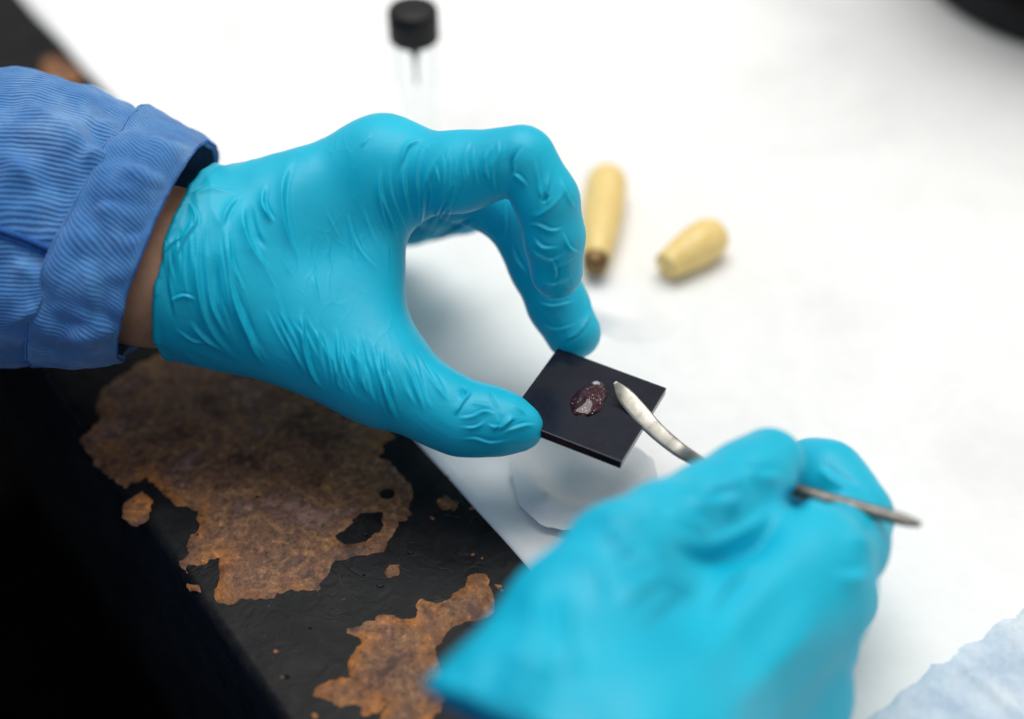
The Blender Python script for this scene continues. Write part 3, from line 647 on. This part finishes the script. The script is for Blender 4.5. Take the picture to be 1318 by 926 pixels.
def tube_path(P, r, ns=8):
    P = np.asarray(P); V = []; n = len(P)
    for i in range(n):
        t = P[min(i+1, n-1)] - P[max(i-1, 0)]; t /= np.linalg.norm(t); a = np.cross(t, [0.3, 0.5, 0.81]); a /= np.linalg.norm(a); b = np.cross(t, a); rr = r if np.isscalar(r) else r[i]
        for k in range(ns): V.append(P[i] + rr*(a*math.cos(2*math.pi*k/ns) + b*math.sin(2*math.pi*k/ns)))
    Fc = [(i*ns+k, i*ns+(k+1) % ns, (i+1)*ns+(k+1) % ns, (i+1)*ns+k) for i in range(n-1) for k in range(ns)]
    Fc += [tuple(range(ns-1, -1, -1)), tuple((n-1)*ns+k for k in range(ns))]
    return V, Fc
# felled seam along the sleeve and the stitched ridge where the cuff is set on
def surf_line(Vs, Fs, pts, n=60):
    bvh = BVHTree.FromPolygons([Vector(v) for v in Vs], [tuple(f) for f in Fs]); out = []
    for u, v in smooth_poly(pts, n):
        r = bvh.ray_cast(Vector((0, 0, 0)), Vector(G(u, v, 1.0)).normalized())
        if r[0] is not None: out.append(np.array(r[0]))
    return out
nuS, nvS = 220, 200; FS = [(j*nuS+i, j*nuS+(i+1) % nuS, (j+1)*nuS+(i+1) % nuS, (j+1)*nuS+i) for j in range(nvS-1) for i in range(nuS)]
FC = FS[:nuS*63]
for Vs, Fs, pts, r, par in ((SV, FS, [(-120,270),(-40,283),(0,296),(40,310),(78,328)], 0.95, sleeve), (CV, FC, [(70,322),(110,338),(140,352),(164,364)], 0.9, sleeve),
                            (SV, FS, [(-120,278),(-40,291),(0,304),(40,318),(74,336)], 0.6, sleeve)):
    L = surf_line(Vs, Fs, pts)
    if len(L) > 4: V, Fc = tube_path(L, r); link('seam', mesh('seam', c2w(np.array(V)), Fc), M_THREAD, par)
for j in (3, 60):
    ring = CV.reshape(64, 220, 3)[j]; Nn = CN.reshape(64, 220, 3)[j]
    P = ring + Nn*0.55; P = np.vstack([P, P[:1]]); V, Fc = tube_path(P, 0.42); link('seam', mesh('seam', c2w(np.array(V)), Fc), M_THREAD, sleeve)

# ---- right hand
RW = []
def addr(lst, wd, ht):
    for p in lst: RW.append((p, wd*1.1, ht*1.6))
right = [
 (chain([(700,1250,262,27),(740,1130,266,26),(770,1040,272,25),(800,970,278,23)]), 8, 0),
 ([tri(G(790,1010,276), G(1025,775,318), G(790,800,300), 12.0), tri(G(790,1010,280), G(1030,760,320), G(995,905,330), 14.0), tri(G(800,980,285), G(1030,760,328), G(970,860,332), 13), tri(G(780,1060,276), G(995,905,328), G(955,1010,311), 15)], 8, 18),
 (chain([(700,900,281,17),(740,810,290,15),(800,724,301,12.2),(860,684,312,10.6),(912,655,321,9.7),(960,622,329,9.1),(990,598,335,8.5)]), 5, 8),
 (chain([(930,835,308,13),(1044,722,322,12.0)]), 4, 10),
 (chain([(1048,718,324,11.4),(1086,704,338,10.0),(1100,664,346,9.4)]), 4, 3),
 (chain([(1100,664,346,9.4),(1080,634,350,8.8),(1066,612,353,8.3),(1044,602,357,7.4)]), 3, 1.0),
 (chain([(1035,775,338,11),(1078,768,348,9.2),(1060,735,362,8.4),(1030,690,362,8),(1016,640,360,7.5)]), 3, 4),
 (chain([(1015,835,334,12),(1052,832,342,9),(1030,795,346,8)]), 3, 5),
 (chain([(1000,900,328,13),(1035,892,333,9.2),(1010,850,342,8)]), 3, 7),
 (chain([(690,905,276,10),(640,930,268,11),(612,950,266,12)]), 6, 16),
]
addr([[(880,640),(915,650),(960,640)], [(930,610),(940,640),(935,670)], [(900,620),(925,628),(965,612)], [(850,650),(880,668),(920,690)], [(950,600),(975,615),(1010,612)]], 1.6, 0.9)
addr([[(700,740),(690,790),(700,850)], [(730,760),(725,820),(745,880)], [(640,850),(680,870),(720,910)], [(620,880),(660,890),(700,926)], [(660,820),(690,850),(720,870)]], 2.2, 1.0)
addr([[(851,700),(910,716),(973,692),(1008,655)]], 2.2, -1.8)
addr([[(1050,600),(1075,620),(1110,640)], [(1060,640),(1085,640),(1110,625)]], 1.4, 0.6)
addr(fan([(760,700),(800,690),(850,690)], [(780,820),(840,780),(900,740)], 6, 33, 0.3, 6), 1.8, 0.4)
addr([[(1045,700),(960,790),(880,890)], [(1075,780),(990,860),(920,940)]], 5.0, 0.7)
addr([[(980,720),(930,760),(900,820)], [(820,690),(850,740),(900,760)], [(720,700),(760,730),(780,790)], [(1080,690),(1110,700),(1130,720)], [(1070,740),(1095,745),(1120,738)], [(760,660),(800,670),(850,655)]], 1.8, 0.7)
c0 = G(567, 893, 268); c1 = G(660, 928, 258); c2 = G(700, 980, 300); cnr = np.cross(c1 - c0, c2 - c0); cnr /= np.linalg.norm(cnr)
axis = G(700, 1250, 262) - G(800, 960, 278)
if cnr@axis < 0: cnr = -cnr
gr_me, _ = glove_mesh(right, 1.15, (c0, cnr), RW, 1, 0.5, 8.0, [cap(G(1021, 645, 312), G(1026, 642, 337), 2.6, 2.0), cap(G(1036, 610, 325), G(1028, 636, 338), 1.0, 1.6)])
gr = link('glove', gr_me, M_GLOVE, person); gr['label'] = 'turquoise glove gripping the steel spatula'
V, Q = build_sdf([(chain([(640,1500,244,28),(700,1250,260,25),(745,1110,268,23),(790,1000,278,22)]), 6, 0)], 1.6)
me = subdiv(V, Q, 1); me.vertices.foreach_set('co', c2w(getco(me)).ravel()); me.update(); link('wrist', me, M_SKIN, person)
V, Q = build_sdf([(chain([(560,1800,228,37),(650,1480,245,34),(705,1235,257,31)]), 6, 0)], 2.0)
me = subdiv(V, Q, 1); V = getco(me); V = V + getno(me)*np.array([1.8*noise.fractal(Vector(v*0.06), 1.0, 2.0, 3) for v in V])[:, None]
me.vertices.foreach_set('co', c2w(V).ravel()); me.update(); link('sleeve', me, M_CUFF, person)

# jacket body at the table edge, out of frame to the lower left
mm = lambda p: np.asarray(p)*1000
sh_l = tab(-0.22, -0.22, 0.33); sh_r = tab(0.06, -0.27, 0.32); wa_l = tab(-0.18, -0.24, -0.30); wa_r = tab(0.02, -0.26, -0.30)
el_l = c2w(G(-760, 270, 430)); el_r = c2w(G(560, 1800, 228))
V, Q = build_sdf([([tri(mm(sh_l), mm(sh_r), mm(wa_l), 85), tri(mm(sh_r), mm(wa_l), mm(wa_r), 85)], 20, 0), ([cap(mm(sh_l), mm(el_l), 62, 50)], 5, 40), ([cap(mm(sh_r), mm(el_r), 60, 44)], 5, 40)], 7.0)
me = subdiv(V/1000, Q, 1); V = getco(me)*1000; V = V + getno(me)*np.array([5*noise.fractal(Vector(v*0.018), 1.0, 2.0, 4) for v in V])[:, None]
me.vertices.foreach_set('co', (V/1000).ravel()); me.update(); link('jacket', me, M_CUFF, person)

# ------------------------------------------------------------------ tile, resin, spatula
bm = bmesh.new(); bmesh.ops.create_cube(bm, size=1)
for v in bm.verts: v.co = Vector((v.co.x*TS, v.co.y*TS, v.co.z*TH))
bmesh.ops.bevel(bm, geom=bm.edges[:], offset=0.00022, segments=2, profile=0.5, affect='EDGES')
me = bpy.data.meshes.new('tile'); bm.to_mesh(me); bm.free()
tile = link('tile', me, M_TILE, smooth=False)
from mathutils import Matrix
tile.matrix_world = Matrix(((TE1[0], TE2[0], TN[0], TC[0]-TN[0]*TH/2), (TE1[1], TE2[1], TN[1], TC[1]-TN[1]*TH/2), (TE1[2], TE2[2], TN[2], TC[2]-TN[2]*TH/2), (0, 0, 0, 1)))
tag(tile, 'small square glossy black tile pinched between thumb and fingertip', 'tile')

bm = bmesh.new(); bmesh.ops.create_icosphere(bm, subdivisions=5, radius=1)
a0 = on_tile(743, 533); a1 = on_tile(774, 496); ax1 = (a1 - a0); L = np.linalg.norm(ax1); ax1 /= L; ax2 = np.cross(TN, ax1); cc = (a0 + a1)/2
for v in bm.verts:
    x, y, z = v.co; k = 1 + 0.10*noise.noise(Vector((x*2, y*2, z*2))) + 0.05*noise.noise(Vector((x*5, y*5, z*5 + 3)))
    wid = 0.0041*(1 - 0.12*x); zz = max(z, -0.05)*0.0015*(1 + 0.22*noise.noise(Vector((x*2.4, y*2.4, 9))) + 0.05*noise.noise(Vector((x*6, y*6, 4))))
    v.co = Vector(cc + ax1*x*L*0.54*k + ax2*y*wid*k + TN*zz)
me = bpy.data.meshes.new('resin_drop'); bm.to_mesh(me); bm.free()
tag(recenter(link('resin_drop', me, M_RESIN)), 'shiny dark red glittering resin drop on the black tile', 'resin')
bm = bmesh.new(); bmesh.ops.create_icosphere(bm, subdivisions=4, radius=1); cc = on_tile(767, 497)  # pale bead modelled as a glint: the highlight is put into its colour
for v in bm.verts:
    x, y, z = v.co; k = 1 + 0.2*noise.noise(Vector((x*2 + 7, y*2, z*2)))
    v.co = Vector(cc + ax1*x*0.0013*k + ax2*y*0.0012*k + TN*(0.0002 + max(z, -0.05)*0.0010*k))
me = bpy.data.meshes.new('glint_bead'); bm.to_mesh(me); bm.free()
M_GLINT = m_simple('glint_resin', (0.45, 0.40, 0.50), 0.15, nscale=900)
tag(recenter(link('glint_bead', me, M_GLINT)), 'tiny pale bead imitating a glint at the end of the red resin drop', 'resin')

spat = empty('spatula', W(1183, 675, 319)); tag(spat, 'slim steel spatula held over the black tile in the gloved fingers', 'spatula')
dt = depth_of(on_tile(795, 500)) - 4.5; pb = G(915, 602, 352); pe = G(1185, 675.5, 326)
path = [G(791, 492, dt), G(803, 508, dt-0.6), G(820, 528, dt-3), G(842, 552, dt-7), G(865, 572, dt-11), G(885, 586, dt-15), pb, pb + (pe-pb)*0.04]
wid = [0.6, 2.2, 2.55, 2.3, 2.1, 1.9, 1.3, 1.2]; thk = [0.25, 0.3, 0.32, 0.36, 0.45, 0.6, 0.85, 0.95]
def ribbon(path, wid, thk, n, wdir):
    A = smooth_poly([np.r_[p, w_, t_] for p, w_, t_ in zip(path, wid, thk)], n); V = []; ns = 12
    for i in range(n):
        p = A[i, :3]; t = A[min(i+1, n-1), :3] - A[max(i-1, 0), :3]; t /= np.linalg.norm(t); wv = wdir - t*(wdir@t); wv /= np.linalg.norm(wv); nv_ = np.cross(t, wv)
        for k in range(ns):
            a = 2*math.pi*k/ns; ca, sa = math.cos(a), math.sin(a)
            V.append(p + wv*A[i, 3]*math.copysign(abs(ca)**0.8, ca) + nv_*A[i, 4]*math.copysign(abs(sa)**0.6, sa))
    Fc = [(i*ns+k, i*ns+(k+1) % ns, (i+1)*ns+(k+1) % ns, (i+1)*ns+k) for i in range(n-1) for k in range(ns)] + [tuple(range(ns-1, -1, -1)), tuple((n-1)*ns+k for k in range(ns))]
    return V, Fc
wdir = np.array([0.62, 0.75, 0.25])
V, Fc = ribbon(path, wid, thk, 60, wdir); link('blade', mesh('blade', c2w(np.array(V)), Fc), M_STEEL, spat)
hp = [pb + (pe-pb)*t for t in (0.03, 0.2, 0.5, 0.8, 0.93, 1.0)]
V, Fc = ribbon(hp, [1.25, 1.45, 1.6, 1.6, 1.4, 0.7], [0.95, 1.15, 1.3, 1.25, 1.0, 0.5], 40, wdir); link('handle', mesh('handle', c2w(np.array(V)), Fc), M_DSTEEL, spat)

# ------------------------------------------------------------------ vial, wooden tools, equipment base
def lathe(prof_, ns=40):
    V = []; n = len(prof_)
    for r, z in prof_:
        for k in range(ns): V.append((r*math.cos(2*math.pi*k/ns), r*math.sin(2*math.pi*k/ns), z))
    Fc = [(i*ns+k, i*ns+(k+1) % ns, (i+1)*ns+(k+1) % ns, (i+1)*ns+k) for i in range(n-1) for k in range(ns)]
    return np.array(V), Fc
zb = 0.0013; vb = T(541, 190, zb); vb[2] = liner_z(vb[0], vb[1]); rr_ = ray(531, 12); tt_ = vb[1]/rr_[1]; vh = (CAM + rr_*tt_)[2] - zb     # cap top height over the same spot
vial = empty('vial', vb); tag(vial, 'clear glass vial with black screw cap standing on the liner', 'vial')
r = 0.0068
V, Fc = lathe([(0.0001, 0), (r*0.9, 0), (r, 0.001), (r, vh-0.017), (r*0.72, vh-0.013), (r*0.72, vh-0.004), (r*0.68, vh-0.004), (r*0.68, vh-0.0133), (r*0.95, vh-0.0172), (r*0.95, 0.001), (0.0001, 0.0008)])
link('body', mesh('body', V + vb, Fc), M_GLASS, vial)
cr_ = 0.0082; capp = [(0.0001, vh), (cr_*0.86, vh), (cr_*0.97, vh-0.0006), (cr_, vh-0.0016), (cr_, vh-0.0115), (cr_*0.8, vh-0.0118), (cr_*0.76, vh-0.0105), (0.0001, vh-0.003)]
V, Fc = lathe(capp, 72); rid = np.hypot(V[:, 0], V[:, 1]) > cr_*0.985; kk = np.arange(len(V)) % 72; V[rid, :2] *= np.where(kk[rid] % 2 == 0, 1.02, 0.985)[:, None]
link('cap', mesh('cap', V + vb, Fc), M_BLACKP, vial)
V, Fc = lathe([(0.0001, vh-0.012), (0.0024, vh-0.012), (0.0016, vh-0.017), (0.0007, vh-0.020), (0.0004, vh-0.026), (0.0005, vh-0.029), (0.0001, vh-0.030)], 20); link('neck_cone', mesh('neck_cone', V + vb, Fc), M_CONE, vial)  # dark cone tapering down from the cap inside the neck

def tool(p_end, p_front, r0, label, ferr, bare=True):
    a = T(*p_end, zb + r0); b = T(*p_front, zb + r0*0.8); ax = b - a; L = np.linalg.norm(ax); ax /= L
    o = empty('wooden_tool', (a + b)/2 - np.array([0, 0, r0])); tag(o, label, 'tool', 'tools with pale wooden handles on the liner')
    q = Vector(ax).to_track_quat('Z', 'Y').to_matrix(); Mx = np.array(q)
    pr = [(0.0001, 0), (r0*0.45, 0.0004), (r0*0.78, 0.0018), (r0*0.95, 0.0045), (r0, 0.009), (r0*0.96, L*0.5), (r0*0.82, L*0.75), (r0*0.64, L*0.97), (r0*0.62, L), (0.0001, L)]
    V, Fc = lathe(pr, 28); link('handle', mesh('handle', V@Mx.T + a, Fc), M_WOOD, o)
    if not bare: return
    pr = [(0.0001, L-0.001), (r0*0.58, L-0.001), (r0*0.60, L+0.0005), (r0*0.5, L+ferr), (r0*0.3, L+ferr+0.001), (0.0001, L+ferr+0.001)]
    V, Fc = lathe(pr, 24); link('ferrule', mesh('ferrule', V@Mx.T + a, Fc), M_FERRULE, o)
tool((783, 222), (767, 334), 0.0071, 'pale wooden tool handle with dark ferrule lying beside the gloved fingertip', 0.004)
tool((928, 297), (856, 343), 0.0070, 'pale wooden tool handle slanting under the white tissue', 0.004, False)

bc = T(1386, -31, zb); ebase = empty('equipment_base', bc); tag(ebase, 'black round equipment base on the far corner of the liner', 'stand')
V, Fc = lathe([(0.0001, 0), (0.062, 0), (0.065, 0.002), (0.065, 0.010), (0.062, 0.013), (0.03, 0.018), (0.0001, 0.019)], 72); link('foot', mesh('foot', V + bc, Fc), M_BLACKP, ebase)
V, Fc = lathe([(0.0001, 0.017), (0.016, 0.017), (0.014, 0.16), (0.0001, 0.16)], 32); link('post', mesh('post', V + bc + np.array([0.015, 0.03, 0]), Fc), M_BLACKP, ebase)  # unseen post carrying the added disc
V, Fc = lathe([(0.0001, 0.105), (0.080, 0.105), (0.086, 0.112), (0.086, 0.145), (0.075, 0.155), (0.0001, 0.158)], 48); link('shade_disc', mesh('shade_disc', V + bc + np.array([-0.01, 0.0, 0]), Fc), M_BLACKP, ebase)  # unseen disc added above the frame to cast soft shade on the corner
